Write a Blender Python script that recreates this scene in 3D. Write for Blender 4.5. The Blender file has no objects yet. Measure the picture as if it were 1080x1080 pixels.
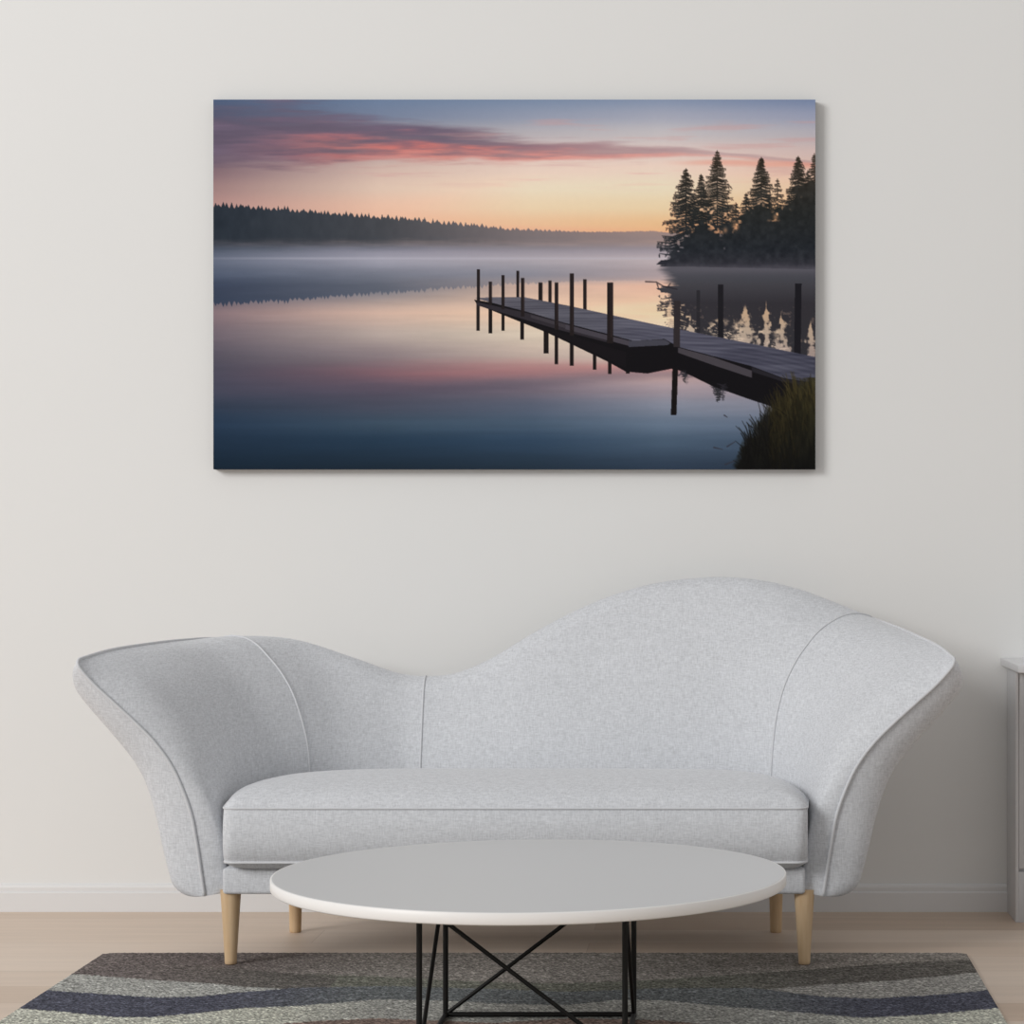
import bpy, bmesh, math
import numpy as np
from mathutils import Vector

C = bpy.context.scene.collection
CAM_Y = -6.25            # camera stands 6.25 m from the back wall (wall = plane y 0)
F = 2400.0
rng = np.random.default_rng(7)

def P(px, py, d):        # where a photographed point lies at depth d in front of the camera
    return np.array([(px-768)*d/F, d+CAM_Y, 1-(py-577)*d/F])

# ------------------------------------------------------------------ helpers
def tag(o, label, cat, group=None):
    o['label'] = label; o['category'] = cat
    if group: o['group'] = group
    return o

def thing(name, label, cat, loc):
    o = bpy.data.objects.new(name, None); C.objects.link(o)
    o.location = loc; o.empty_display_size = .1
    return tag(o, label, cat)

def mesh_obj(name, verts, faces, mat, parent=None, smooth=True, origin=None):
    off = np.array(parent.location if parent else (origin if origin is not None else (0, 0, 0)), float)
    pp = parent.parent if parent else None
    while pp: off = off + np.array(pp.location); pp = pp.parent
    me = bpy.data.meshes.new(name)
    me.from_pydata([tuple(np.asarray(v, float)-off) for v in verts], [], [tuple(map(int, f)) for f in faces])
    me.update()
    if smooth: me.shade_smooth()
    o = bpy.data.objects.new(name, me); C.objects.link(o)
    me.materials.append(mat)
    if parent: o.parent = parent
    elif origin is not None: o.location = origin
    return o

class MB:
    def __init__(s): s.v = []; s.f = []
    def add(s, v, f):
        b = len(s.v); s.v += [tuple(map(float, q)) for q in v]; s.f += [tuple(b+int(i) for i in g) for g in f]
        return s
    def box(s, x0, x1, y0, y1, z0, z1, r=0.0, seg=3):
        bm = bmesh.new(); bmesh.ops.create_cube(bm, size=1)
        for v in bm.verts:
            v.co = Vector(((x0+x1)/2+v.co.x*(x1-x0), (y0+y1)/2+v.co.y*(y1-y0), (z0+z1)/2+v.co.z*(z1-z0)))
        if r > 0: bmesh.ops.bevel(bm, geom=bm.edges[:], offset=r, segments=seg, affect='EDGES', profile=.5)
        bm.verts.index_update()
        s.add([v.co for v in bm.verts], [[v.index for v in f.verts] for f in bm.faces]); bm.free()
        return s
    def lathe(s, cx, cy, prof, n=48):
        v = []; f = []
        for r, z in prof:
            for k in range(n):
                a = 2*math.pi*k/n; v.append((cx+r*math.cos(a), cy+r*math.sin(a), z))
        m = len(prof)
        for i in range(m-1):
            for k in range(n):
                f.append((i*n+k, i*n+(k+1) % n, (i+1)*n+(k+1) % n, (i+1)*n+k))
        f.append(tuple(range(n-1, -1, -1))); f.append(tuple((m-1)*n+k for k in range(n)))
        return s.add(v, f)
    def tube(s, pts, r, n=10, closed=False):
        p = np.array(pts, float); m = len(p)
        if closed: t = np.roll(p, -1, 0)-np.roll(p, 1, 0)
        else: t = np.gradient(p, axis=0)
        t /= np.linalg.norm(t, axis=1)[:, None]+1e-12
        a = np.array([0, 0, 1.]) if abs(t[0][2]) < .8 else np.array([1., 0, 0])
        u = np.cross(t[0], a); u /= np.linalg.norm(u)
        v = []; f = []
        for i in range(m):
            u = u-t[i]*np.dot(u, t[i]); u /= np.linalg.norm(u)
            w = np.cross(t[i], u)
            for k in range(n):
                an = 2*math.pi*k/n; v.append(p[i]+r*(math.cos(an)*u+math.sin(an)*w))
        for i in range(m if closed else m-1):
            j = (i+1) % m
            for k in range(n): f.append((i*n+k, i*n+(k+1) % n, j*n+(k+1) % n, j*n+k))
        if not closed:
            f.append(tuple(range(n-1, -1, -1))); f.append(tuple((m-1)*n+k for k in range(n)))
        return s.add(v, f)
    def build(s, name, mat, parent=None, smooth=True, origin=None, sharp=None):
        o = mesh_obj(name, s.v, s.f, mat, parent, smooth, origin)
        if sharp: o.data.set_sharp_from_angle(angle=math.radians(sharp))
        return o

def srgb(r, g, b):
    c = np.array([r, g, b], float)/255
    return np.where(c <= .04045, c/12.92, ((c+.055)/1.055)**2.4)

def lin(a):
    a = np.clip(a, 0, 255)/255
    return np.where(a <= .04045, a/12.92, ((a+.055)/1.055)**2.4)

# ------------------------------------------------------------------ materials
def mat(name, col, rough=.6, spec=.5, metal=0):
    m = bpy.data.materials.new(name); m.use_nodes = True
    b = m.node_tree.nodes['Principled BSDF']
    b.inputs['Base Color'].default_value = (*col, 1); b.inputs['Roughness'].default_value = rough
    b.inputs['Specular IOR Level'].default_value = spec; b.inputs['Metallic'].default_value = metal
    return m, m.node_tree.nodes, m.node_tree.links, b

def noise(N, L, vec, scale, detail=4, rough=.5):
    n = N.new('ShaderNodeTexNoise'); n.inputs['Scale'].default_value = scale
    n.inputs['Detail'].default_value = detail; n.inputs['Roughness'].default_value = rough
    L.new(vec, n.inputs['Vector']); return n.outputs['Fac']

def mapping(N, L, src, sc):
    m = N.new('ShaderNodeMapping'); m.inputs['Scale'].default_value = sc
    L.new(src, m.inputs['Vector']); return m.outputs['Vector']

def math_(N, L, op, a, b=None):
    m = N.new('ShaderNodeMath'); m.operation = op
    for i, x in enumerate((a, b)):
        if x is None: continue
        if isinstance(x, (int, float)): m.inputs[i].default_value = x
        else: L.new(x, m.inputs[i])
    return m.outputs[0]

def scale_col(N, L, col, fac):
    v = N.new('ShaderNodeVectorMath'); v.operation = 'SCALE'
    if isinstance(col, (tuple, list, np.ndarray)): v.inputs[0].default_value = tuple(col)
    else: L.new(col, v.inputs[0])
    L.new(fac, v.inputs['Scale']); return v.outputs[0]

def bump(N, L, b, h, strength, dist):
    bp = N.new('ShaderNodeBump'); bp.inputs['Strength'].default_value = strength
    bp.inputs['Distance'].default_value = dist
    L.new(h, bp.inputs['Height']); L.new(bp.outputs['Normal'], b.inputs['Normal'])

def paint_mat(name, col, rough, var=.02, bs=.05, spec=.5):
    m, N, L, b = mat(name, col, rough, spec)
    g = N.new('ShaderNodeNewGeometry').outputs['Position']
    n = noise(N, L, g, 2.0, 3)
    f = math_(N, L, 'ADD', math_(N, L, 'MULTIPLY', n, 2*var), 1-var)
    L.new(scale_col(N, L, col, f), b.inputs['Base Color'])
    bump(N, L, b, noise(N, L, g, 350, 2), bs, .001)
    return m

M_wall = paint_mat('wall_paint', (.79, .79, .780), .8, .012, .08, .2)
M_base = paint_mat('skirting_paint', (.74, .735, .735), .45, .01, .02, .4)
M_cab = paint_mat('cabinet_paint', (.60, .60, .61), .4, .01, .02, .4)
M_cabtop = paint_mat('cabinet_top_paint', (.66, .66, .67), .35, .01, .02, .4)
M_tabletop = paint_mat('laminate_grey', (.60, .60, .60), .32, .01, .01, .35)
M_tableedge = paint_mat('edge_band_white', (.84, .825, .81), .4, .01, .01, .4)
M_black = paint_mat('black_metal', (.007, .0065, .006), .5, .05, .05, .25)

def fabric(name, col, amp=.16):
    m, N, L, b = mat(name, col, .95, .15)
    g = N.new('ShaderNodeTexCoord').outputs['Object']
    n1 = noise(N, L, mapping(N, L, g, (70, 70, 330)), 1.0, 3, .6)
    n2 = noise(N, L, mapping(N, L, g, (330, 120, 60)), 1.0, 3, .6)
    n3 = noise(N, L, g, 9, 3)
    s = math_(N, L, 'ADD', n1, n2)
    s = math_(N, L, 'MULTIPLY', math_(N, L, 'SUBTRACT', s, 1.0), amp*3.2)
    s2 = math_(N, L, 'MULTIPLY', math_(N, L, 'SUBTRACT', n3, .5), .05)
    f = math_(N, L, 'ADD', math_(N, L, 'ADD', s, s2), 1.0)
    L.new(scale_col(N, L, col, f), b.inputs['Base Color'])
    b.inputs['Sheen Weight'].default_value = .25; b.inputs['Sheen Roughness'].default_value = .5
    bump(N, L, b, math_(N, L, 'ADD', n1, n2), .35, .0012)
    return m
M_fab = fabric('grey_linen', (.615, .628, .655))
M_pipe = fabric('piping_linen', (.63, .64, .66), .05)

def wood_leg():
    m, N, L, b = mat('beech_wood', (.60, .42, .25), .45, .3)
    g = N.new('ShaderNodeTexCoord').outputs['Object']
    n = noise(N, L, mapping(N, L, g, (70, 70, 6)), 1.0, 4)
    r = N.new('ShaderNodeValToRGB'); L.new(n, r.inputs[0])
    r.color_ramp.elements[0].position = .3; r.color_ramp.elements[0].color = (.60, .41, .235, 1)
    r.color_ramp.elements[1].position = .7; r.color_ramp.elements[1].color = (.70, .52, .33, 1)
    L.new(r.outputs[0], b.inputs['Base Color'])
    return m
M_leg = wood_leg()

def floor_mat():
    m, N, L, b = mat('oak_floor', (.5, .4, .3), .5, .3)
    g = N.new('ShaderNodeNewGeometry').outputs['Position']
    mp = N.new('ShaderNodeMapping'); mp.inputs['Location'].default_value = (.35, .12, 0); L.new(g, mp.inputs['Vector'])
    br = N.new('ShaderNodeTexBrick'); L.new(mp.outputs[0], br.inputs['Vector'])
    br.offset = .37; br.inputs['Scale'].default_value = 1
    br.inputs['Brick Width'].default_value = 1.9; br.inputs['Row Height'].default_value = .19
    br.inputs['Mortar Size'].default_value = .0008; br.inputs['Mortar Smooth'].default_value = .3
    br.inputs['Bias'].default_value = 0
    br.inputs['Color1'].default_value = (.585, .455, .355, 1)
    br.inputs['Color2'].default_value = (.72, .60, .50, 1)
    br.inputs['Mortar'].default_value = (.50, .39, .31, 1)
    n1 = noise(N, L, mapping(N, L, g, (1.2, 22, 1)), 1.0, 5, .6)
    n2 = noise(N, L, mapping(N, L, g, (5, 160, 1)), 1.0, 3, .6)
    f = math_(N, L, 'ADD', math_(N, L, 'MULTIPLY', math_(N, L, 'SUBTRACT', n1, .5), .30),
              math_(N, L, 'MULTIPLY', math_(N, L, 'SUBTRACT', n2, .5), .14))
    f = math_(N, L, 'ADD', f, 1.0)
    L.new(scale_col(N, L, br.outputs['Color'], f), b.inputs['Base Color'])
    bump(N, L, b, n2, .08, .001)
    return m
M_floor = floor_mat()

def attr_mat(name, rough, spec, gain=1.0, fib=False):
    m, N, L, b = mat(name, (.5, .5, .5), rough, spec)
    a = N.new('ShaderNodeAttribute'); a.attribute_name = 'pattern'
    g = N.new('ShaderNodeTexCoord').outputs['Object']
    if fib:
        n1 = noise(N, L, mapping(N, L, g, (140, 260, 200)), 1.0, 3, .7)
        n2 = noise(N, L, mapping(N, L, g, (420, 420, 420)), 1.0, 2, .7)
        n3 = noise(N, L, mapping(N, L, g, (14, 90, 20)), 1.0, 3, .6)
        s = math_(N, L, 'ADD', math_(N, L, 'MULTIPLY', math_(N, L, 'SUBTRACT', n1, .5), 1.9),
                  math_(N, L, 'MULTIPLY', math_(N, L, 'SUBTRACT', n2, .5), 1.3))
        s = math_(N, L, 'ADD', s, math_(N, L, 'MULTIPLY', math_(N, L, 'SUBTRACT', n3, .5), .8))
        f = math_(N, L, 'MAXIMUM', math_(N, L, 'ADD', s, 1.0), .15)
        bump(N, L, b, n1, .8, .004)
    else:
        n = noise(N, L, g, 60, 3)
        f = math_(N, L, 'ADD', math_(N, L, 'MULTIPLY', n, .04), .98*gain)
    L.new(scale_col(N, L, a.outputs['Color'], f), b.inputs['Base Color'])
    return m
M_print = attr_mat('printed_canvas', .6, .08, 1.0)
M_canvas = paint_mat('canvas_side', (.12, .12, .13), .8)
M_rug = attr_mat('woven_rug', 1.0, .05, 1.0, True)

# ------------------------------------------------------------------ room
def struct(o): o['kind'] = 'structure'; return o
struct(MB().box(-4.2, 3.2, -7.5, .0, -.1, 0).build('floor', M_floor, smooth=False))
struct(MB().box(-4.2, 3.2, 0, .12, 0, 2.9).build('wall_back', M_wall, smooth=False))
prof = [(0, 0), (-.014, 0), (-.014, .052), (-.012, .0545), (-.0095, .0555), (-.0095, .066), (-.0075, .0715), (-.003, .0755), (0, .0755)]
v = []; f = []
for x in (-4.2, 3.2):
    for y, z in prof: v.append((x, y, z))
n = len(prof)
for i in range(n-1): f.append((i, i+1, n+i+1, n+i))
f += [tuple(range(n)), tuple(range(2*n-1, n-1, -1))]
f = [tuple(reversed(q)) for q in f]
bb = mesh_obj('baseboard_back', v, f, M_base, smooth=False); struct(bb)

# ------------------------------------------------------------------ picture
GX, GY = 930, 571
def paint_picture():
    X0, X1, Y0, Y1 = 225., 860., 105., 495.
    xs = np.linspace(X0, X1, GX); ys = np.linspace(Y0, Y1, GY)
    X, Y = np.meshgrid(xs, ys)
    def vnoise(sx, sy, seed, octv=4):
        r = np.random.default_rng(seed); out = np.zeros_like(X); amp = 1; tot = 0
        for o in range(octv):
            gx = (X-X0)/sx*2**o; gy = (Y-Y0)/sy*2**o
            ix = gx.astype(int); iy = gy.astype(int); fx = gx-ix; fy = gy-iy
            fx = fx*fx*(3-2*fx); fy = fy*fy*(3-2*fy)
            G = r.random((iy.max()+2, ix.max()+2))
            out += amp*((G[iy, ix]*(1-fx)+G[iy, ix+1]*fx)*(1-fy)+(G[iy+1, ix]*(1-fx)+G[iy+1, ix+1]*fx)*fy)
            tot += amp; amp *= .5
        return out/tot-.5
    def grad(rows):      # rows: y -> colours at x 225, 400, 560, 700, 860
        kx = np.array([225, 400, 560, 700, 860.])
        ky = np.array([r[0] for r in rows], float); A = np.array([r[1:] for r in rows], float)
        cx = np.stack([np.stack([np.interp(xs, kx, A[i, :, c]) for c in range(3)], -1) for i in range(len(ky))])
        iy = np.clip(np.searchsorted(ky, ys)-1, 0, len(ky)-2)
        t = np.clip((ys-ky[iy])/(ky[iy+1]-ky[iy]), 0, 1); t = (t*t*(3-2*t)*.5+t*.5)[:, None, None]
        return cx[iy]*(1-t)+cx[iy+1]*t
    img = grad([
        (105, (72, 88, 116), (104, 122, 150), (118, 134, 160), (130, 143, 168), (116, 130, 160)),
        (122, (72, 82, 106), (112, 124, 148), (140, 148, 168), (158, 162, 178), (146, 152, 174)),
        (140, (80, 78, 98), (140, 138, 148), (174, 170, 176), (188, 184, 188), (174, 170, 178)),
        (160, (100, 88, 104), (172, 154, 154), (208, 188, 184), (214, 196, 190), (202, 180, 176)),
        (180, (122, 100, 108), (200, 176, 166), (224, 202, 188), (230, 206, 190), (218, 186, 170)),
        (198, (148, 120, 120), (212, 188, 172), (236, 212, 188), (240, 214, 188), (232, 192, 162)),
        (218, (170, 134, 130), (222, 184, 162), (241, 204, 172), (246, 204, 168), (240, 184, 138)),
        (236, (170, 132, 124), (224, 176, 150), (240, 186, 150), (245, 185, 140), (240, 172, 120)),
        (247, (150, 122, 118), (212, 162, 140), (226, 166, 138), (238, 174, 132), (236, 164, 114)),
        (262, (76, 84, 100), (124, 126, 140), (138, 133, 140), (152, 142, 148), (120, 110, 115)),
        (273, (92, 100, 118), (150, 150, 164), (166, 160, 168), (184, 172, 176), (110, 108, 116)),
        (290, (82, 92, 112), (122, 126, 140), (138, 138, 150), (170, 156, 160), (110, 105, 110)),
        (302, (62, 72, 92), (104, 108, 120), (200, 172, 158), (224, 182, 160), (210, 170, 140)),
        (330, (126, 108, 114), (200, 172, 158), (228, 196, 170), (238, 206, 172), (230, 190, 150)),
        (352, (104, 94, 104), (172, 158, 152), (208, 194, 176), (226, 206, 184), (215, 190, 165)),
        (374, (82, 78, 90), (134, 122, 126), (188, 170, 160), (208, 190, 178), (190, 170, 160)),
        (394, (66, 66, 80), (102, 88, 98), (150, 126, 128), (192, 160, 156), (170, 150, 150)),
        (410, (54, 60, 76), (82, 76, 90), (112, 102, 114), (160, 146, 154), (150, 140, 150)),
        (428, (42, 54, 72), (68, 72, 88), (84, 92, 110), (126, 132, 148), (126, 128, 143)),
        (447, (34, 52, 74), (56, 74, 92), (68, 86, 106), (98, 114, 134), (94, 106, 126)),
        (465, (26, 44, 64), (34, 54, 74), (46, 66, 88), (70, 88, 108), (66, 80, 100)),
        (495, (15, 32, 47), (24, 38, 52), (32, 46, 60), (44, 58, 76), (40, 52, 68))])
    def over(img, a, col): return img*(1-a[..., None])+np.asarray(col, float)*a[..., None]
    sm = lambda e0, e1, x: (lambda t: t*t*(3-2*t))(np.clip((x-e0)/(e1-e0), 0, 1))
    # clouds
    n = vnoise(110, 11, 1, 5); n2 = vnoise(34, 3.4, 2, 4); n3 = vnoise(70, 5, 8, 4)
    def cloud(cyl, thick, x):
        return np.interp(x, *zip(*cyl)), np.interp(x, *zip(*thick))
    cy, th = cloud([(225, 142), (330, 144), (450, 151), (560, 158), (640, 160), (720, 160), (860, 172)],
                   [(225, 34), (330, 29), (400, 25), (480, 19), (560, 13), (660, 8), (720, 5), (770, 3), (860, 3)], X)
    dd = (Y-cy)/th+n*1.1+n2*.55+n3*.5
    a = sm(1.3, .45, np.abs(dd))*(Y < 250)
    a *= np.interp(X, [225, 560, 700, 760, 860], [.92, .85, .6, .35, .35])*(1+n3*.5)
    a = np.clip(a, 0, 1)
    low = np.clip(sm(-.35, .75, dd)*(1+n2*1.4+n3*.6), 0, 1)
    pink = np.interp(X, [225, 290, 350, 430, 560, 700, 860], [0, .18, .55, .88, .95, .9, .8])
    t_ = (low*pink)[..., None]
    dark = np.array([98, 86, 105.])*np.ones_like(img)*(1+n3*.25+n2*.12)[..., None]
    cc = dark*(1-t_)+np.array([214, 116, 106.])*t_
    lift = sm(450, 620, X)[..., None]; cc = cc*(1-lift*.45)+np.array([208, 146, 140.])*lift*.45
    img = img*(1-a[..., None])+cc*a[..., None]
    wisp = sm(.10, .32, vnoise(90, 6, 71, 4))*sm(205, 180, Y)*sm(118, 130, Y)*.35*sm(300, 420, X); img = over(img, wisp, (196, 148, 146))
    a2 = sm(1.0, .1, np.abs((Y-172-(X-760)*.01)/4+n*2))*sm(690, 760, X)*.45*(Y < 250)
    img = over(img, a2, (222, 140, 120))
    # pink reflection of the cloud
    cy = np.interp(X, [225, 400, 560, 700, 860], [405, 402, 395, 391, 389]); th = np.interp(X, [225, 400, 560, 700], [26, 25, 17, 10])
    dd = (Y-cy)/th+n*.5; a = sm(1.2, .2, np.abs(dd))*.42
    up = sm(.6, -.5, dd)*np.interp(X, [225, 330, 450, 700], [.0, .3, .9, 1])
    cc = np.array([78, 74, 92.])*(1-up[..., None])+np.array([186, 108, 110.])*up[..., None]
    img = img*(1-a[..., None])+cc*a[..., None]
    # far treeline
    r = np.random.default_rng(3)
    def spikes(seed, amp):
        r = np.random.default_rng(seed); out = np.zeros(GX); x = 222.
        while x < 865:
            w = r.uniform(1.6, 3.2); h = r.uniform(.3, 1)*amp
            out = np.maximum(out, h*np.clip(1-np.abs(xs-x)/w, 0, 1)); x += r.uniform(1.6, 5.5)
        return out
    ridge = np.interp(xs, [225, 300, 400, 470, 540, 600, 640, 690, 720], [218, 223, 231, 237, 243, 245, 245, 244, 247])
    top = ridge-spikes(4, 6.5)*np.interp(xs, [225, 480, 560, 640, 860], [1, .9, .5, .15, .1])
    a = sm(-.7, .7, Y-top[None, :])*sm(268, 250, Y+n2*5)
    tc = np.stack([np.interp(X, [225, 400, 560, 690], [34, 54, 104, 128]), np.interp(X, [225, 400, 560, 690], [42, 60, 102, 120]),
                   np.interp(X, [225, 400, 560, 690], [52, 68, 108, 126])], -1)
    tc = tc+(vnoise(6, 10, 9, 2)*10*np.interp(X, [225, 600], [1, .3]))[..., None]
    aa = a*np.interp(X, [225, 500, 690], [1, .9, .8]); img = img*(1-aa[..., None])+tc*aa[..., None]
    # reflection of the treeline
    rb = np.interp(xs, [225, 300, 400, 470, 540, 600, 700, 860], [319, 315, 307, 302, 298, 296, 295, 295])
    bot = rb+spikes(4, 6)*np.interp(xs, [225, 500, 620], [1, .8, .2])
    a = sm(.8, -.8, Y-bot[None, :])*sm(276, 316, Y+n2*6)
    rc = np.stack([np.interp(X, [225, 400, 560, 700], k) for k in ([50, 84, 130, 168], [60, 90, 128, 152], [80, 104, 138, 154])], -1)
    img = img*(1-a[..., None])+rc*a[..., None]
    # mist line
    a = np.exp(-((Y-272.5)/1.3)**2)*np.interp(X, [225, 330], [.12, .32]); img = over(img, a, (186, 184, 198))
    a = np.exp(-((Y-266)/5)**2)*.30*sm(225, 500, X); img = over(img, a, (156, 150, 166))
    img = img*(1+(vnoise(60, 4, 90, 4)*.07*(Y > 275))[..., None])
    # ---- masks
    step = xs[1]-xs[0]
    def win(x0, x1, y0, y1):
        i0 = max(0, int((y0-Y0)/step)-1); i1 = min(GY, int((y1-Y0)/step)+2)
        j0 = max(0, int((x0-X0)/step)-1); j1 = min(GX, int((x1-X0)/step)+2)
        return slice(i0, max(i0, i1)), slice(j0, max(j0, j1))
    def seg(m, x0, y0, x1, y1, w0, w1=None, al=1.):
        w1 = w0 if w1 is None else w1; q = max(w0, w1)+1
        s = win(min(x0, x1)-q, max(x0, x1)+q, min(y0, y1)-q, max(y0, y1)+q)
        x = X[s]; y = Y[s]
        if x.size == 0: return
        dx, dy = x1-x0, y1-y0; t = np.clip(((x-x0)*dx+(y-y0)*dy)/(dx*dx+dy*dy+1e-9), 0, 1)
        d = np.hypot(x-x0-t*dx, y-y0-t*dy)-(w0*(1-t)+w1*t)/2
        m[s] = np.maximum(m[s], np.clip(.5-d/1.0, 0, 1)*al)
    def poly(pts, soft=1):
        acc = np.zeros_like(X); pts = np.array(pts, float)
        for ox, oy in ((-.25, -.25), (.25, -.25), (-.25, .25), (.25, .25)):
            ins = np.zeros(X.shape, bool); xx = X+ox*step; yy = Y+oy*step
            for (xa, ya), (xb, yb) in zip(pts, np.roll(pts, -1, 0)):
                if ya == yb: continue
                c = ((ya > yy) != (yb > yy)) & (xx < (xb-xa)*(yy-ya)/(yb-ya)+xa); ins ^= c
            acc += ins
        return acc/4
    # island pines
    T = np.zeros_like(X); r = np.random.default_rng(12)
    def pine(ax, ay, by, w, bare=1.0, droop=.30, lw=1.5, lean=0):
        seg(T, ax, ay, ax+lean, by, .9, 2.4)
        y = ay+2
        while y < by:
            t = (y-ay)/(by-ay)
            for sd in (-1, 1):
                L = w*(t**.78)*r.uniform(.55, 1.12)*(bare if sd > 0 else 1)+.8
                x0 = ax+lean*t; m1 = L*.55
                dr = droop*r.uniform(.5, 1.4)
                yy = y+r.uniform(-.8, .8)
                seg(T, x0, yy, x0+sd*m1, yy+dr*m1, lw*1.15, lw*1.2)
                seg(T, x0+sd*m1, yy+dr*m1, x0+sd*L, yy+dr*m1-.12*(L-m1), lw*1.1, .5)
                for q in range(int(L/2.2)):
                    u = r.uniform(.25, 1)*L
                    seg(T, x0+sd*u, yy+dr*min(u, m1), x0+sd*(u+r.uniform(-.5, 1.8)), yy+dr*min(u, m1)+r.uniform(.8, 2.6), 1.3, .5)
            y += r.uniform(1.7, 3.0)+t*1.0
    for q in range(2):
        pine(723.5, 178, 264, 30, .95, .34, 1.7)
        pine(756.5, 159, 262, 29, 1, .28, 1.5)
        pine(803, 166, 262, 26, 1, .32, 1.8)
        pine(842, 165, 262, 26, 1, .3, 1.8)
    pine(739.5, 184, 262, 21, 1, .3, 1.8); pine(741, 196, 262, 24, 1, .3, 2)
    pine(820, 189, 262, 17, 1, .2, 1.2)
    pine(787, 204, 262, 17, 1, .3, 1.8); pine(776, 214, 262, 16, 1, .3, 1.8)
    pine(859, 162, 262, 19); pine(852, 180, 262, 20); pine(832, 205, 262, 18, 1, .3, 1.8); pine(811, 205, 262, 15, 1, .3, 1.6)
    pine(731, 205, 262, 20, 1, .3, 1.8); pine(766, 218, 262, 14, 1, .3, 1.6)
    nz = vnoise(9, 9, 21, 4)
    edge = np.interp(X, [694, 706, 716, 726, 736, 748, 760, 775, 790, 803, 815, 828, 842, 860], [284, 270, 256, 240, 226, 228, 238, 232, 220, 212, 222, 214, 198, 188])
    T = np.maximum(T, sm(-3, 3, Y-edge-nz*22)*(Y < 281)*(X > 694))
    T = np.maximum(T, poly([(692, 279), (697, 274.5), (712, 273), (730, 270), (860, 262), (860, 284), (760, 282), (720, 281)]))
    gap = sm(.12, .30, vnoise(5, 4, 25, 3))*sm(-2, 8, edge+16-Y+0)*sm(700, 716, X)*.8
    T *= 1-gap*sm(205, 215, Y)
    for gx_, gy_, gr in ((776, 238, 3.2), (765, 243, 2.2), (818, 229, 2.6), (764, 262, 1.0)):
        T *= 1-.45*np.exp(-(((X-gx_)/gr)**2+((Y-gy_)/(gr*1.3))**2))
    # reflection of the island
    ax_ = 291.5
    yi = np.clip(((2*ax_-Y)-Y0)/step, 0, GY-1); jx = np.clip((X-X0)/step+vnoise(30, 1.6, 30, 2)*7, 0, GX-1)
    R = T[yi.astype(int), jx.astype(int)]*(Y > 283)
    R = np.maximum(R, sm(279, 281, Y)*sm(312, 296, Y)*sm(694, 712, X-(Y-283)*.35+n2*22))
    body = np.interp(X, [694, 720, 738, 760, 775, 790, 803, 815, 840, 860], [290, 318, 340, 338, 342, 360, 368, 342, 372, 350])
    R = np.maximum(R, sm(10, -6, Y-body+8-nz*34-n2*16)*(Y > 283)*sm(700, 716, X))
    nzb = vnoise(4, 5, 77, 3)
    for gx_, w_, y0_, y1_ in ((786, 13, 322, 372), (824, 9, 330, 382), (808, 3, 318, 345), (707, 6, 318, 352), (855, 5, 338, 380), (728, 4, 332, 352)):
        gm = sm(1.25, .4, np.abs(X-gx_)/(w_*np.clip((Y-y0_)/(y1_-y0_)*1.5, .08, 1))+nz*2.2+n2*1.4+nzb*2.6)*sm(y0_-3, y0_+6, Y)
        R = R*(1-gm*.75)
    rcol = np.stack([np.interp(Y, [283, 296, 320, 420], k) for k in ([74, 60, 38, 40], [74, 62, 38, 40], [82, 70, 46, 44])], -1)
    a = R*.95; img = img*(1-a[..., None])+rcol*a[..., None]
    # shore grass seen through reflection, warm flecks
    fl = sm(.16, .3, vnoise(4, 3, 44, 3))*R*sm(318, 332, Y)*sm(380, 370, Y)*sm(696, 706, X); img = over(img, fl*.22, (205, 170, 145))
    icol = np.stack([np.interp(Y, [160, 225, 262, 282], k) for k in ([52, 36, 32, 48], [44, 38, 36, 48], [36, 38, 42, 56])], -1)
    icol = icol+(vnoise(5, 5, 33, 3)*22)[..., None]
    img = img*(1-T[..., None])+icol*T[..., None]
    a = np.exp(-((Y-284)/4.5)**2)*.5*sm(690, 720, X); img = over(img, a, (92, 90, 100))
    # driftwood
    m = np.zeros_like(X)
    for q in ((681, 297, 692, 297.5), (692, 297.5, 700, 302), (700, 302, 714, 305), (693, 299, 694.5, 304), (704, 303, 707, 299)): seg(m, *q, 1.4, 1.0)
    img = over(img, m*.9, (40, 36, 42))
    # dock: reflection posts, underside, deck
    brown = np.array([31, 25, 26.])
    def post(x, y0, y1, w, col=brown, x2=None, al=1.):
        x2 = x if x2 is None else x2
        return poly([(x-w/2, y0), (x+w/2, y0), (x2+w/2, y1), (x2-w/2, y1)])*al, col
    layers = []
    for a_ in ((504.2, 318, 349, 3.5), (517.2, 318, 351.5, 3.8), (530.5, 324, 349, 3.4), (550.7, 330, 358, 3.8), (576, 345, 373, 5.6), (586.8, 345, 384, 3.6),
               (603, 350, 386, 4.2), (627, 358, 390, 3.8), (643, 360, 394.5, 3.8), (662, 386, 394, 4)): layers.append(post(*a_, col=brown*.8))
    layers.append(post(712.5, 380, 438, 6, col=brown*.6, x2=710.5))
    for a_ in ((546, 285.5, 314, 3.2), (570, 298, 318, 4.2), (580, 296, 319, 3.5), (616.7, 294.5, 327, 3.8)): layers.append(post(*a_, col=brown))
    layers.append(post(736.5, 306, 352, 4, col=np.array([36, 35, 40.]), al=.8)); layers.append(post(760, 300, 356, 5.6, col=np.array([26, 25, 30.])))
    layers.append(post(842, 299, 374, 7, col=np.array([24, 23, 29.]), x2=841))
    for a_, c_ in layers: img = over(img, a_, c_)
    under = poly([(500, 316), (503, 321), (540, 336), (575, 350), (590, 357), (640, 381), (660, 392), (683, 394), (708, 389), (718, 391), (752, 407.5), (790, 421), (830, 434),
                  (860, 440), (860, 396), (760, 372), (700, 356), (560, 326)])
    img = over(img, under, (15, 13, 17))
    br = poly([(552, 338), (640, 366), (660, 371), (660, 388), (640, 378), (590, 355)]); img = over(img, br*.5, (24, 20, 24))
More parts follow.
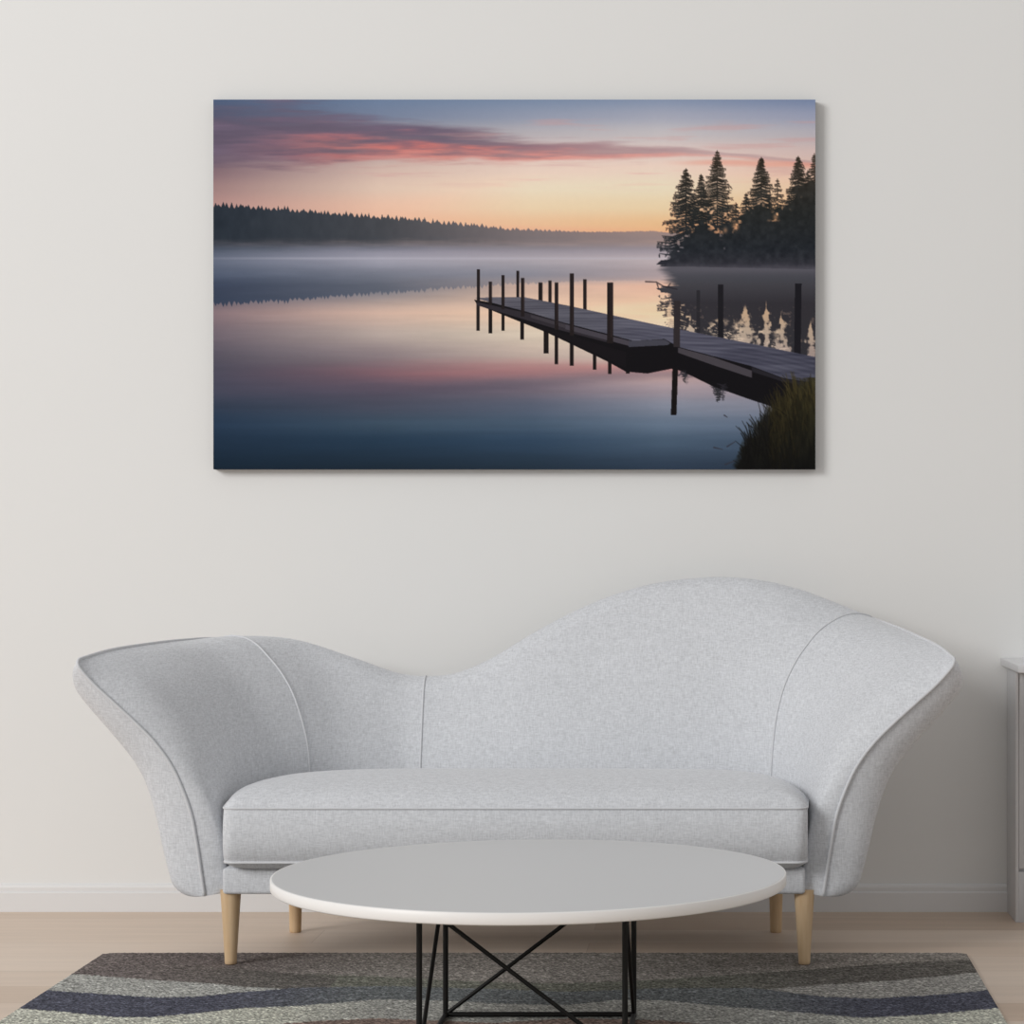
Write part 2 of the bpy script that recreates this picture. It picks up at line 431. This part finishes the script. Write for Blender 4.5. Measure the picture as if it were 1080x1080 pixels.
    deck = [(501.5, 314.5), (522, 313.2), (552, 313.2), (600, 322.5), (690, 342), (740, 352), (800, 364), (860, 376.5), (860, 404), (827, 399), (792, 386), (752, 375.5),
            (716, 366), (707, 361), (701, 357.5), (668, 359.5), (640, 352), (590, 339), (560, 330), (520, 319.5)]
    dk = poly(deck)
    tt = (X-500)/360
    dcol = np.stack([np.interp(X, [500, 600, 700, 860], k) for k in ([90, 82, 82, 66], [88, 82, 82, 67], [98, 93, 97, 82])], -1)
    ph = (Y-(-.10)*(X-500)-300)
    freq = np.interp(X, [500, 700, 860], [1.0, .62, .42])
    ln = np.sin(ph*freq*2*np.pi/2.2+np.sin(X*.05))
    dcol = dcol+(ln*5+vnoise(40, 2.4, 50, 3)*34)[..., None]
    img = img*(1-dk[..., None])+dcol*dk[..., None]
    # side beams
    for pts, col in (([(503, 318.5), (560, 331), (640, 354), (640, 361), (590, 348), (503, 322)], (44, 40, 46)),
                     ([(596, 342), (668, 360.5), (668, 366), (596, 347)], (66, 62, 70)),
                     ([(560, 332), (596, 342), (596, 346), (560, 335)], (58, 54, 60)),
                     ([(663, 359.5), (701, 358), (707, 362), (704, 364), (663, 366)], (64, 64, 74)),
                     ([(715, 366.5), (752, 376.5), (793, 391), (793, 398.5), (752, 385), (715, 372)], (66, 62, 68)),
                     ([(793, 387), (827, 399.5), (860, 405), (860, 409), (827, 403), (793, 392)], (34, 32, 38))):
        m = poly(pts); img = over(img, m, np.array(col, float))
    for a_ in ((504.6, 284, 319, 3.6), (517.2, 297, 322, 3.6), (530.6, 290, 326, 3.6), (551.2, 293, 334, 4), (587, 298, 348, 4.2), (603.2, 288.5, 354, 4.2),
               (643.5, 298, 362, 6.4)):
        a1, c1 = post(*a_); img = over(img, a1, c1)
        sx = a_[0]+a_[3]*.22
        a1, c1 = post(sx, a_[1], a_[2]-6, a_[3]*.3, col=brown*1.5); img = over(img, a1*.6, c1)
    a1, c1 = post(714.3, 317, 366, 6.8, col=np.array([44, 39, 42.]), x2=713.6); img = over(img, a1, c1)
    # grass bank
    g = np.zeros_like(X); edge = np.interp(Y, [402, 415, 430, 450, 470, 495], [846, 832, 818, 800, 786, 781])
    g = sm(-7, 4, X-edge+nz*20)*(Y > 398)
    gcol = np.stack([np.interp(Y, [400, 425, 460, 495], k) for k in ([60, 52, 30, 14], [56, 48, 29, 14], [38, 28, 20, 13])], -1)
    gcol = .8*gcol*(1+vnoise(3.5, 12, 61, 3)[..., None]*.9)
    img = img*(1-g[..., None])+gcol*g[..., None]
    r = np.random.default_rng(5)
    for k in range(420):
        y = r.uniform(415, 499); xb = np.interp(y, [402, 430, 450, 470, 495], [846, 818, 800, 788, 783])+abs(r.normal(0, 26))
        if xb > 862: continue
        h = r.uniform(8, 26); lean = r.normal(-2.5, 4.5)
        m = np.zeros_like(X[:1, :1]); mm = np.zeros_like(X)
        s = win(xb-16, xb+16, y-h-2, y+2)
        seg(mm, xb, y, xb+lean*.4, y-h*.6, 1.2, .9); seg(mm, xb+lean*.4, y-h*.6, xb+lean, y-h, .9, .5)
        f_ = np.interp(y-h*.5, [400, 440, 495], [.95, .62, .3])
        col = (np.array([68, 60, 34.]) if xb > 812 else np.array([38, 36, 33.]))*r.uniform(.4, 1.15)*f_
        img[s] = img[s]*(1-mm[s][..., None]*.75)+col*mm[s][..., None]*.75
    m = np.zeros_like(X)
    for q in ((716, 396, 721, 391), (722, 396, 723, 391), (753, 472, 762, 474), (764, 438, 767, 440), (767, 471, 775, 466), (765, 490, 775, 486)): seg(m, *q, 1.6, .8)
    for k in range(26):
        x, y = r.normal(762, 5), r.uniform(406, 424); w = (425-y)*.35+1
        seg(m, 762, y, 762+r.uniform(-w, w), y+r.uniform(-2, 1), 1.3, .7)
    img = over(img, m*.8, (48, 46, 54))
    return xs, ys, np.clip(img, 0, 255)

xs, ys, img = paint_picture()
PD = 6.218                                      # depth of the printed face
pic = thing('wall_picture', 'large frameless print of a misty lake and wooden jetty at sunset above the sofa', 'picture',
            tuple(P(542.5, 300, PD)+np.array([0, .02, 0])))
def grid_attr(name, V, rows, cols, colors, mat_, parent):
    off = np.array(parent.location) if parent else 0
    me = bpy.data.meshes.new(name); V = (V-off).astype(np.float32)
    me.vertices.add(len(V)); me.vertices.foreach_set('co', V.ravel())
    i = np.arange(rows-1)[:, None]*cols+np.arange(cols-1)[None, :]
    q = np.stack([i, i+cols, i+cols+1, i+1], -1).reshape(-1, 4).astype(np.int32)
    me.loops.add(q.size); me.loops.foreach_set('vertex_index', q.ravel())
    me.polygons.add(len(q)); me.polygons.foreach_set('loop_start', np.arange(0, q.size, 4, dtype=np.int32))
    me.update(calc_edges=True)
    ca = me.color_attributes.new('pattern', 'FLOAT_COLOR', 'POINT')
    c4 = np.ones((len(V), 4), np.float32); c4[:, :3] = colors.reshape(-1, 3); ca.data.foreach_set('color', c4.ravel())
    me.materials.append(mat_)
    o = bpy.data.objects.new(name, me); C.objects.link(o)
    if parent: o.parent = parent
    return o
PIC_GAIN = 1.25
XX, YY = np.meshgrid(xs, ys)
V = np.stack([(XX-768)*PD/F, np.full_like(XX, PD+CAM_Y), 1-(YY-577)*PD/F], -1).reshape(-1, 3)
pr = grid_attr('printed_face', V, GY, GX, np.clip(lin(img)*PIC_GAIN, 0, .95), M_print, pic)
a = P(225, 495, PD); b = P(860, 105, PD)
MB().box(a[0], b[0], PD+CAM_Y+.0006, -.001, a[2], b[2]).build('canvas_body', M_canvas, pic, smooth=False)

# ------------------------------------------------------------------ rug
RT = .008
def paint_rug():
    x0, x1, d0, d1 = -1.529, .585, 3.95, 5.568
    nx, ny = 560, 430
    gx = np.linspace(x0, x1, nx); gd = np.linspace(d1, d0, ny)
    X, D = np.meshgrid(gx, gd)
    h = 1-RT
    px = 768+X*F/D; py = 577+h*F/D
    r = np.random.default_rng(2)
    # the print of the rug is laid out in rug coordinates: stripes are polylines (x, depth)
    def B(pts, ext=None):
        q = np.array([[(a-768)*(h*F/(b-577))/F, h*F/(b-577)] for a, b in pts]); o = np.argsort(q[:, 0]); q = q[o]
        return np.interp(X, q[:, 0], q[:, 1])
    jit = (r.random(X.shape)-.5)*.012
    D2 = D+jit
    mauve = (96, 89, 87); lgrey = (138, 138, 134); navy = (71, 72, 82); pale = (158, 158, 148); brown = (116, 101, 94); top = (118, 113, 108); dk = (86, 83, 79); slate = (92, 95, 96); green = (96, 96, 88)
    col = np.zeros(X.shape+(3,)); col[:] = top
    def put(mask, c): col[mask] = c
    def mix(a, b, t): return np.array(a)[None, None]*(1-t[..., None])+np.array(b)[None, None]*t[..., None]
    sm = lambda e0, e1, x: (lambda t: t*t*(3-2*t))(np.clip((x-e0)/(e1-e0), 0, 1))
    # top field: mauve on the left fading to grey, greenish under it
    tf = mix(mauve, top, sm(-1.3, -.75, X)); col[:] = tf
    m = D2 < B([(100, 1022), (250, 1025), (400, 1030), (520, 1036), (600, 1037), (700, 1033), (788, 1027), (855, 1022.5), (946, 1015.5), (1018, 1012), (1060, 1009)])
    col[m] = mix(dk, green, sm(-1.5, -.8, X)*(1-sm(-.2, .3, X)))[m]
    ml = D2 < B([(40, 1012), (109, 1014), (180, 1016), (300, 1026), (480, 1040)])
    col[ml & (X < -.9)] = mix(mauve, dk, sm(-1.5, -.9, X))[ml & (X < -.9)]
    # light grey wedge, left
    m = (D2 < B([(60, 1026), (87, 1028), (148, 1032.6), (222, 1037.4), (259, 1041), (310, 1043), (340, 1300)])) & (X < -.87)
    col[m] = lgrey
    # light grey wedge, right
    m = (D2 < B([(700, 1300), (795, 1044), (805, 1043.6), (876, 1038), (946, 1034), (1027, 1026), (1070, 1020)])) & (X > .06)
    col[m] = mix((122, 120, 116), (132, 130, 126), sm(0, .6, X))[m]
    # dark band
    up = B([(20, 1041), (59, 1045), (111, 1048.5), (167, 1052), (207, 1051), (259, 1046), (310, 1042), (400, 1040), (520, 1043), (600, 1046), (700, 1042), (795, 1042), (865, 1050.7), (918, 1053), (981, 1049.6), (1038, 1044.7), (1080, 1040)])
    m = D2 < up
    cb = mix(navy, slate, sm(-1.15, -.75, X)*(1-sm(0., .35, X))); col[m] = cb[m]
    lo = B([(0, 1061), (26, 1064), (74, 1068), (122, 1073), (155, 1073), (204, 1069), (259, 1063), (315, 1061), (400, 1054), (460, 1055), (540, 1059), (600, 1060), (656, 1054), (700, 1055), (770, 1062), (858, 1069), (911, 1073.5), (981, 1070), (1050, 1063.7), (1090, 1060)])
    m = D2 < lo
    col[m] = pale
    pl = mix(pale, lgrey, sm(-1.0, -.7, X)*(1-sm(.1, .4, X))); col[m] = pl[m]
    # brown band
    lo2 = B([(-20, 1105), (100, 1095), (250, 1084), (330, 1077), (400, 1074), (520, 1079), (600, 1074), (700, 1076), (760, 1082), (900, 1095), (1080, 1088)])
    col[D2 < lo2] = brown
    lo3 = lo2-.16+.05*np.sin(X*4); col[D2 < lo3] = navy
    lo4 = lo3-.10-.04*np.sin(X*5+1); col[D2 < lo4] = lgrey
    lo5 = lo4-.14+.03*np.sin(X*6); col[D2 < lo5] = mauve
    lo6 = lo5-.12; col[D2 < lo6] = pale
    # yarn flecks
    n = r.random(X.shape)
    col = col*(1+(n[..., None]-.5)*.55)
    f2 = r.random(X.shape) > .94; col[f2] *= .62
    f3 = r.random(X.shape) > .93; f3 |= np.roll(f3, 1, 1); col[f3] = col[f3]*1.22+6
    # slightly uneven, rounded outline
    Z = np.full_like(X, RT)+(r.random(X.shape)-.5)*.0012
    Z[0, :] = 0; Z[-1, :] = 0; Z[:, 0] = 0; Z[:, -1] = 0
    X = X.copy(); D = D.copy()
    Xs = X; Ds = D
    ex = np.minimum(X-x0, x1-X); rr = .035
    k = np.clip(1-ex/rr, 0, 1); Ds = np.where(k > 0, Ds-np.sign(Ds-(d0+d1)/2)*(.022*k**2)*np.clip(np.abs(Ds-(d0+d1)/2)/((d1-d0)/2), 0, 1)**6, Ds)
    V = np.stack([Xs, Ds+CAM_Y, Z], -1)
    return V.reshape(-1, 3), ny, nx, col
V, ry, rx, rc = paint_rug()
rug_loc = (-.47, 4.75+CAM_Y, 0)
V = V-np.array(rug_loc)
rug = grid_attr('area_rug', V, ry, rx, lin(rc)*1.42, M_rug, None); rug.location = rug_loc
tag(rug, 'flat woven rug with wavy grey, navy, cream and brown stripes on the wooden floor', 'rug')

# ------------------------------------------------------------------ sofa
sofa = thing('sofa', 'pale grey linen sofa with wavy asymmetric back, flared arms and wooden legs against the wall', 'sofa', (-.505, 5.75+CAM_Y, 0))

def hermite(tk, Y_, t):
    tk = np.asarray(tk, float); Y_ = np.asarray(Y_, float); t = np.asarray(t, float)
    d = np.diff(Y_, axis=0)/np.diff(tk).reshape(-1, *([1]*(Y_.ndim-1)))
    m = np.empty_like(Y_); m[0] = d[0]; m[-1] = d[-1]
    h = np.diff(tk); w = (h[1:]/(h[1:]+h[:-1])).reshape(-1, *([1]*(Y_.ndim-1)))
    m[1:-1] = d[:-1]*w+d[1:]*(1-w)
    i = np.clip(np.searchsorted(tk, t, side='right')-1, 0, len(tk)-2)
    hh = h[i].reshape(-1, *([1]*(Y_.ndim-1))); s = ((t-tk[i])/h[i]).reshape(-1, *([1]*(Y_.ndim-1)))
    return ((2*s**3-3*s**2+1)*Y_[i]+(s**3-2*s**2+s)*hh*m[i]+(-2*s**3+3*s**2)*Y_[i+1]+(s**3-s**2)*hh*m[i+1])

vv = np.linspace(0, 1, 161)
def G(pairs): a = np.array(pairs); return hermite(a[:, 0], a[:, 1], vv)
G0 = G([(0, 0), (.24, .065), (.342, .10), (.448, .165), (.55, .25), (.653, .383), (.742, .54), (.819, .69), (.907, .86), (.964, .95), (1, 1)])
GL = G([(0, 0), (.3, .02), (.53, .06), (.64, .14), (.747, .26), (.857, .48), (.94, .70), (1, 1)])
GR = G([(0, 0), (.3, .0), (.51, .02), (.63, .055), (.744, .14), (.84, .29), (.92, .50), (.975, .77), (1, 1)])
GC = G([(0, 0), (.25, .14), (.5, .36), (.75, .66), (1, 1)])
ZB = .172
# bottom x, bottom depth, top x, top depth, top height, profile weights (front, left seam, right seam, centre)
K = [(-1.242, 5.40, -1.552, 5.40, .730, 1, 0, 0, 0),
     (-1.240, 5.52, -1.505, 5.54, .749, .9, .1, 0, 0),
     (-1.230, 5.64, -1.440, 5.68, .759, .65, .35, 0, 0),
     (-1.190, 5.76, -1.390, 5.83, .762, .3, .7, 0, 0),
     (-1.100, 5.86, -1.325, 5.955, .760, 0, 1, 0, 0),
     (-.995, 5.905, -1.180, 6.05, .7435, 0, .6, 0, .4),
     (-.900, 5.92, -1.000, 6.075, .698, 0, .2, 0, .8),
     (-.840, 5.925, -.865, 6.08, .658, 0, 0, 0, 1),
     (-.800, 5.925, -.806, 6.08, .6535, 0, 0, 0, 1),
     (-.730, 5.925, -.727, 6.08, .661, 0, 0, 0, 1),
     (-.650, 5.925, -.634, 6.08, .699, 0, 0, 0, 1),
     (-.550, 5.925, -.512, 6.08, .772, 0, 0, 0, 1),
     (-.460, 5.925, -.410, 6.08, .8265, 0, 0, 0, 1),
     (-.370, 5.925, -.295, 6.08, .874, 0, 0, 0, 1),
     (-.285, 5.925, -.183, 6.08, .902, 0, 0, .1, .9),
     (-.200, 5.925, -.071, 6.08, .911, 0, 0, .25, .75),
     (-.080, 5.92, .050, 6.075, .905, 0, 0, .45, .55),
     (.045, 5.905, .205, 6.06, .872, 0, 0, .8, .2),
     (.150, 5.85, .380, 6.00, .812, 0, 0, 1, 0),
     (.190, 5.76, .438, 5.87, .792, .3, 0, .7, 0),
     (.212, 5.65, .476, 5.72, .776, .65, 0, .35, 0),
     (.221, 5.53, .513, 5.56, .758, .9, 0, .1, 0),
     (.225, 5.40, .542, 5.40, .730, 1, 0, 0, 0)]
K = np.array(K); SL, SM, SR = 4, 8, 18
bx = K[:, 0:2]; tx = K[:, 2:4]
gk = K[:, 5:6]*G0+K[:, 6:7]*GL+K[:, 7:8]*GR+K[:, 8:9]*GC
PK = np.stack([bx[:, 0:1]+(tx-bx)[:, 0:1]*gk, bx[:, 1:2]+(tx-bx)[:, 1:2]*gk+CAM_Y, ZB+(K[:, 4:5]-ZB)*vv[None]+0*gk], -1)
ch = np.linalg.norm(np.diff(PK, axis=0), axis=2).mean(1); tk = np.concatenate([[0], np.cumsum(ch)]); TT = tk[-1]
NT, NQ = 481, 241
tf = np.linspace(0, TT, NT); Rv = hermite(tk, PK, tf)
Lc = np.empty(NT); R = np.empty((NT, NQ, 3)); fq = np.linspace(0, 1, NQ)
for i in range(NT):
    s = np.concatenate([[0], np.cumsum(np.linalg.norm(np.diff(Rv[i], axis=0), axis=1))]); Lc[i] = s[-1]
    for c in range(3): R[i, :, c] = np.interp(fq*s[-1], s, Rv[i, :, c])
dt = np.gradient(R, axis=0); dq = np.gradient(R, axis=1)
NN = np.cross(dt, dq); NN /= np.linalg.norm(NN, axis=2)[..., None]+1e-12
for _ in range(6):
    NN[1:-1] = (NN[:-2]+NN[1:-1]*2+NN[2:])/4; NN[:, 1:-1] = (NN[:, :-2]+NN[:, 1:-1]*2+NN[:, 2:])/4
NN /= np.linalg.norm(NN, axis=2)[..., None]
def samp(A, t, fr):
    a_ = np.clip(t/TT*(NT-1), 0, NT-1.0001); b_ = np.clip(fr*(NQ-1), 0, NQ-1.0001)
    i = int(a_); j = int(b_); u = a_-i; w = b_-j
    return (A[i, j]*(1-u)+A[i+1, j]*u)*(1-w)+(A[i, j+1]*(1-u)+A[i+1, j+1]*u)*w
def Lat(t): return float(np.interp(t, tf, Lc))
ET, EB, EF = .075, .011, .085
def prof_round(e, E): k = 1-min(max(e/E, 0), 1); return math.sqrt(max(0, 1-k*k))
def prof_soft(e, E): k = 1-min(max(e/E, 0), 1); return 1-k**2.4
def thick(t, fr, side):
    L_ = Lat(t); ef = min(t, TT-t); et = (1-fr)*L_; eb = fr*L_
    arm = 1-min(1, max(0, (ef-.40)/.35)); arm = arm*arm*(3-2*arm)
    if side > 0:
        top = arm*prof_soft(et, .20)+(1-arm)*prof_round(et, .07)
        fw = arm*min(1, max(0, (fr-.15)/.5)); fw = fw*fw*(3-2*fw)
        front = fw*prof_soft(ef, .11)+(1-fw)*prof_round(ef, .020)
        return top*(.86+.14*prof_round(eb, .010))*front*(.056-.004*fw)*(1-.15*fr**3)
    top = arm*prof_round(et, .055)+(1-arm)*prof_round(et, .07)
    low = 1-.22*arm*(1-min(1, fr/.35))**2
    return top*(.45+.55*prof_round(eb, .045))*prof_round(ef, .05)*low*((.052+.050*arm)*(1-(.10+.20*arm)*fr**2.5))
def shell_pt(t, fr, side, hc=None):
    """side +1 inside face, -1 outside face, 0 rim line"""
    L_ = Lat(t); p = samp(R, t, fr)
    if side == 0: return p
    return p+samp(NN, t, fr)*side*thick(t, fr, side)
def cosr(E, n_): return [E*(1-math.cos(math.pi/2*k/n_)) for k in range(n_)]
EF = .11; EBs = .052; ETs = .09
def tsamples(a_, b_):
    L_ = b_-a_; k = max(2, int(L_/.016)); return list(np.linspace(a_, b_, k+1))
tl, tm, tr = tk[SL], tk[SM], tk[SR]
ft = cosr(EF, 18)
T_left = ft+tsamples(EF, tl); T_mid = tsamples(tl, tr); T_right = tsamples(tr, TT-EF)+[TT-x for x in reversed(ft)]
def rows(t):
    L_ = Lat(t); e = [x/L_ for x in cosr(EBs, 12)]+list(np.linspace(EBs/L_, 1-ETs/L_, 40))+[1-x/L_ for x in reversed(cosr(ETs, 12))]
    return e
RC = .024
def corner(t, fr):                  # rounds the top front corner
    L_ = Lat(t); ef = min(t, TT-t); et = (1-fr)*L_
    a_ = 1-ef/RC; b_ = 1-et/RC
    if a_ > 0 and b_ > 0:
        a2 = a_*math.sqrt(1-b_*b_/2); b2 = b_*math.sqrt(1-a_*a_/2)
        ef2 = (1-a2)*RC; et2 = (1-b2)*RC
        t = ef2 if t < TT/2 else TT-ef2
        return t, 1-et2/Lat(t), (ef, et)
    return t, fr, None
def shell_part(name, ts):
    V = []; Fc = []; cols = len(ts); rws = len(rows(1.0))
    for side in (1, -1):
        for t in ts:
            for fr in rows(t):
                t2, fr2, hh = corner(t, fr)
                if hh is None: V.append(shell_pt(t2, fr2, side))
                else:
                    V.append(samp(R, t2, fr2)+samp(NN, t2, fr2)*side*thick(t if t < TT/2 else t, fr, side))
    n1 = cols*rws
    for i in range(cols-1):
        for j in range(rws-1):
            q = (i*rws+j, (i+1)*rws+j, (i+1)*rws+j+1, i*rws+j+1); Fc.append(q); Fc.append(tuple(n1+k for k in reversed(q)))
    for i in range(cols-1): Fc.append((i*rws, n1+i*rws, n1+(i+1)*rws, (i+1)*rws))
    o = mesh_obj(name, V, Fc, M_fab, sofa)
    bm = bmesh.new(); bm.from_mesh(o.data); bmesh.ops.remove_doubles(bm, verts=bm.verts, dist=2e-5); bm.to_mesh(o.data); bm.free()
    o.data.shade_smooth(); o.data.set_sharp_from_angle(angle=math.radians(60))
    return o
arm_l = shell_part('armrest', T_left); arm_r = shell_part('armrest', T_right); back = shell_part('backrest', T_mid)

def rim_path(ts, front):            # bottom of the front edge, over the corner, along the top
    pts = []
    for fr in np.linspace(.0, 1, 70):
        t2, f2, _ = corner(front, fr); pts.append(samp(R, t2, f2))
    seq = ts if front == 0 else list(reversed(ts))
    for t in seq[1:]:
        t2, f2, _ = corner(t, 1.0); pts.append(samp(R, t2, f2))
    out = [pts[0]]
    for q in pts[1:]:
        if np.linalg.norm(q-out[-1]) > .004: out.append(q)
    return out
def push(pts, d_):                  # outward from the body of the arm, so the cord lies proud on the edge
    return pts
MB().tube([q+np.array([-.0006, -.0022, 0]) for q in rim_path(T_left, 0)], .0040).build('piping', M_pipe, arm_l)
MB().tube([q+np.array([0, -.0026, 0]) for q in rim_path(T_right, TT)], .0040).build('piping', M_pipe, arm_r)
for t_ in (tl, tm, tr):
    pts = []
    L_ = Lat(t_)
    for fr in np.linspace(.30, 1, 90):
        p = shell_pt(t_, fr, 1); pts.append(p+samp(NN, t_, fr)*.0008)
    for fr in np.linspace(1, .5, 40)[1:]:
        p = shell_pt(t_, fr, -1); pts.append(p)
    MB().tube(pts, .0026, 8).build('seam_piping', M_pipe, back)

# seat cushion -------------------------------------------------------
FD = 5.338+CAM_Y
side_pts = []
for t in np.linspace(.13, TT-.13, 150):
    L_ = Lat(t); col = np.array([samp(R, t, q) for q in (.15, .2, .25, .3, .35)]); j = 2
    p = shell_pt(t, .24, 1); side_pts.append((p[0], p[1]))
sp = np.array(side_pts)
xl, xr = -1.189, .187
rad = .028; arcL = [(xl+rad*(1-math.cos(a)), FD+rad*(1-math.sin(a))) for a in np.linspace(0, math.pi/2, 8)]
arcR = [(xr-rad*(1-math.cos(a)), FD+rad*(1-math.sin(a))) for a in np.linspace(math.pi/2, 0, 8)]
loop = [tuple(q) for q in np.array(arcL)]+[(x, FD) for x in np.linspace(xl+rad, xr-rad, 60)[1:-1]]+[tuple(q) for q in arcR]
sp = sp[::-1]; ctrx = (xl+xr)/2; sp = sp+np.stack([np.sign(sp[:, 0]-ctrx)*.006, np.zeros(len(sp))], 1)
loop += [tuple(q) for q in sp]
loop = np.array(loop)
# even resampling
d_ = np.linalg.norm(np.roll(loop, -1, 0)-loop, axis=1); s_ = np.concatenate([[0], np.cumsum(d_)]); cl = np.vstack([loop, loop[:1]])
ss = np.linspace(0, s_[-1], 361)[:-1]; loop = np.stack([np.interp(ss, s_, cl[:, 0]), np.interp(ss, s_, cl[:, 1])], 1)
cx, cy = (xl+xr)/2, (FD+loop[:, 1].max())/2; axx, ayy = (xr-xl)/2, (loop[:, 1].max()-FD)/2
def ring(e): return np.stack([cx+(loop[:, 0]-cx)*(1-(max(e, 0) if e < .5 else e)/axx), cy+(loop[:, 1]-cy)*(1-e/ayy)], 1)
SEAM_T, SEAM_B = .3865, .2600
def zprof(pr): return pr
pr = [(.10, .236), (.05, .238), (.022, .243), (.010, .250), (.004, .2565), (.003, SEAM_B), (-.002, .268), (-.010, .285), (-.0135, .305), (-.0145, .325),
      (-.012, .348), (-.0075, .367), (-.003, .379), (0, SEAM_T), (.002, .392), (.008, .4005), (.018, .4095), (.035, .4195), (.06, .4285), (.09, .435), (.13, .440), (.18, .4435), (.23, .445), (ayy*.995, .446)]
V = []; Fc = []; n = len(loop)
for e, z in pr:
    for q in ring(e): V.append((q[0], q[1], z))
for i in range(len(pr)-1):
    for k in range(n): Fc.append((i*n+k, i*n+(k+1) % n, (i+1)*n+(k+1) % n, (i+1)*n+k))
Fc.append(tuple(range(n-1, -1, -1)))
Fc.append(tuple((len(pr)-1)*n+k for k in range(n)))
cush = mesh_obj('seat_cushion', V, Fc, M_fab, sofa)
for z, r_ in ((SEAM_T, .0026), (SEAM_B-.001, .0034)):
    MB().tube([(q[0], q[1], z) for q in ring(-.0015 if z > .3 else .002)], r_, 8, closed=True).build('piping', M_pipe, cush)
# base rail
MB().box(-1.196, .182, 5.378+CAM_Y, 5.92+CAM_Y, .179, .2405, .008).build('seat_base', M_fab, sofa)
# legs
for x, d, z0, r0, r1 in ((-1.183, 5.412, RT+.0008, .0140, .0248), (.181, 5.412, RT+.0008, .0140, .0248), (-1.124, 5.91, 0, .0150, .0205), (.124, 5.91, 0, .0150, .0205)):
    pf = [(r0-.0015, z0), (r0, z0+.0015)]+[(r0+(r1-r0)*t**1.15, z0+.0015+(.185-z0)*t) for t in np.linspace(.05, 1, 12)]
    MB().lathe(x, d+CAM_Y, pf, 40).build('leg', M_leg, sofa, sharp=50)

# ------------------------------------------------------------------ coffee table
TX, TD = -.399, 4.597
tab = thing('coffee_table', 'round grey-topped coffee table with black wire cube base on the striped rug', 'coffee table', (TX, TD+CAM_Y, RT))
tz, th, R0 = .344, .0235, .5165
MB().lathe(TX, TD+CAM_Y, [(R0-.0035, tz-.0006), (R0-.004, tz)], 160).build('tabletop', M_tabletop, tab, sharp=30)
MB().lathe(TX, TD+CAM_Y, [(R0-.003, tz-th), (R0-.001, tz-th+.0015), (R0, tz-th+.003), (R0, tz-.002), (R0-.0012, tz-.0006), (R0-.003, tz-.0004)], 160).build('tabletop_edge', M_tableedge, tab, sharp=50)['label'] = 'white edge band around the grey top'
xa, xb, da, db = -.596, -.199, 4.39, 4.80
zb, zt = RT+.0065, tz-th-.005
A = lambda x, d, z: (x, d+CAM_Y, z)
pr_ = .0057
for x in (xa, xb):
    for d in (da, db): MB().tube([A(x, d, RT+.0008), A(x, d, tz-th)], pr_, 14).build('leg', M_black, tab, sharp=50)
for z, nm in ((zb, 'bottom_rail'), (zt, 'top_rail')):
    for p, q in (((xa, da), (xb, da)), ((xa, db), (xb, db)), ((xa, da), (xa, db)), ((xb, da), (xb, db))):
        MB().tube([A(*p, z), A(*q, z)], .0054, 12).build(nm, M_black, tab, sharp=50)
for p, q in (((xa, da, zt), (xb, da, zb)), ((xa, db, zb), (xb, db, zt)), ((xa, db, zt), (xa, da, zb)), ((xb, da, zt), (xb, db, zb))):
    MB().tube([A(*p), A(*q)], .0044, 12).build('diagonal_brace', M_black, tab, sharp=50)

# ------------------------------------------------------------------ cabinet at the right
cab = thing('cabinet', 'grey painted cabinet with overhanging top at the right edge beside the sofa', 'cabinet', (1.25, -.1, 0))
c0, c1 = .765, 1.75; cd = 6.06+CAM_Y; cz = .672
body = MB()
body.box(c0, c0+.0085, cd, -.002, 0, cz, .0015)
body.box(c1-.0235, c1, cd, -.002, 0, cz, .0015)
body.box(c0+.0085, c1-.0235, cd+.014, -.002, .13, cz, .001)
body.box(c0+.0085, c1-.0235, cd+.0005, cd+.03, 0, .135, .001)
body.build('body', M_cab, cab, sharp=40, smooth=True)
MB().box(.748, 1.775, 5.87+CAM_Y, -.001, .6745, .696, .003).build('cabinet_top', M_cabtop, cab, sharp=40)
for k in range(2):
    xa_ = c0+.0095+k*.485
    dr = MB().box(xa_, xa_+.459, cd+.004, cd+.0135, .142, cz-.005, .002).build('door', M_cab, cab, sharp=40)
    kb = MB(); kx = xa_+(.42 if k == 0 else .04)
    kb.lathe(0, 0, [(.005, 0), (.005, .012), (.011, .016), (.012, .022), (.009, .026)], 24)
    kb.v = [(kx+a_, cd+.004-c_, .42+b_) for a_, b_, c_ in kb.v]
    kb.build('knob', M_cab, dr, sharp=50)

# ------------------------------------------------------------------ light, world, camera
w = bpy.data.worlds.new('World'); bpy.context.scene.world = w; w.use_nodes = True
w.node_tree.nodes['Background'].inputs[0].default_value = (1.0, .995, .99, 1)
w.node_tree.nodes['Background'].inputs[1].default_value = .50
def area(name, loc, target, size, power, col=(1, 1, 1)):
    l = bpy.data.lights.new(name, 'AREA'); l.shape = 'RECTANGLE'; l.size, l.size_y = size; l.energy = power; l.color = col
    o = bpy.data.objects.new(name, l); C.objects.link(o); o.location = loc
    o.rotation_euler = (Vector(target)-Vector(loc)).to_track_quat('-Z', 'Y').to_euler(); return o
area('window_daylight', (-8.8, -8.6, 5.2), (-.2, 0, .8), (4.6, 4.2), 810, (1, .995, .985))

cam = bpy.data.cameras.new('camera'); co = bpy.data.objects.new('camera', cam); C.objects.link(co)
co.location = (0, CAM_Y, 1); co.rotation_euler = (math.pi/2, 0, 0)
cam.sensor_width = 36; cam.lens = 36*F/1080; cam.shift_x = (540-768)/1080; cam.shift_y = 37/1080
cam.clip_start = .05
S = bpy.context.scene; S.camera = co
S.view_settings.view_transform = 'Standard'; S.view_settings.look = 'None'; S.view_settings.exposure = 0; S.view_settings.gamma = 1
S.view_settings.use_curve_mapping = False
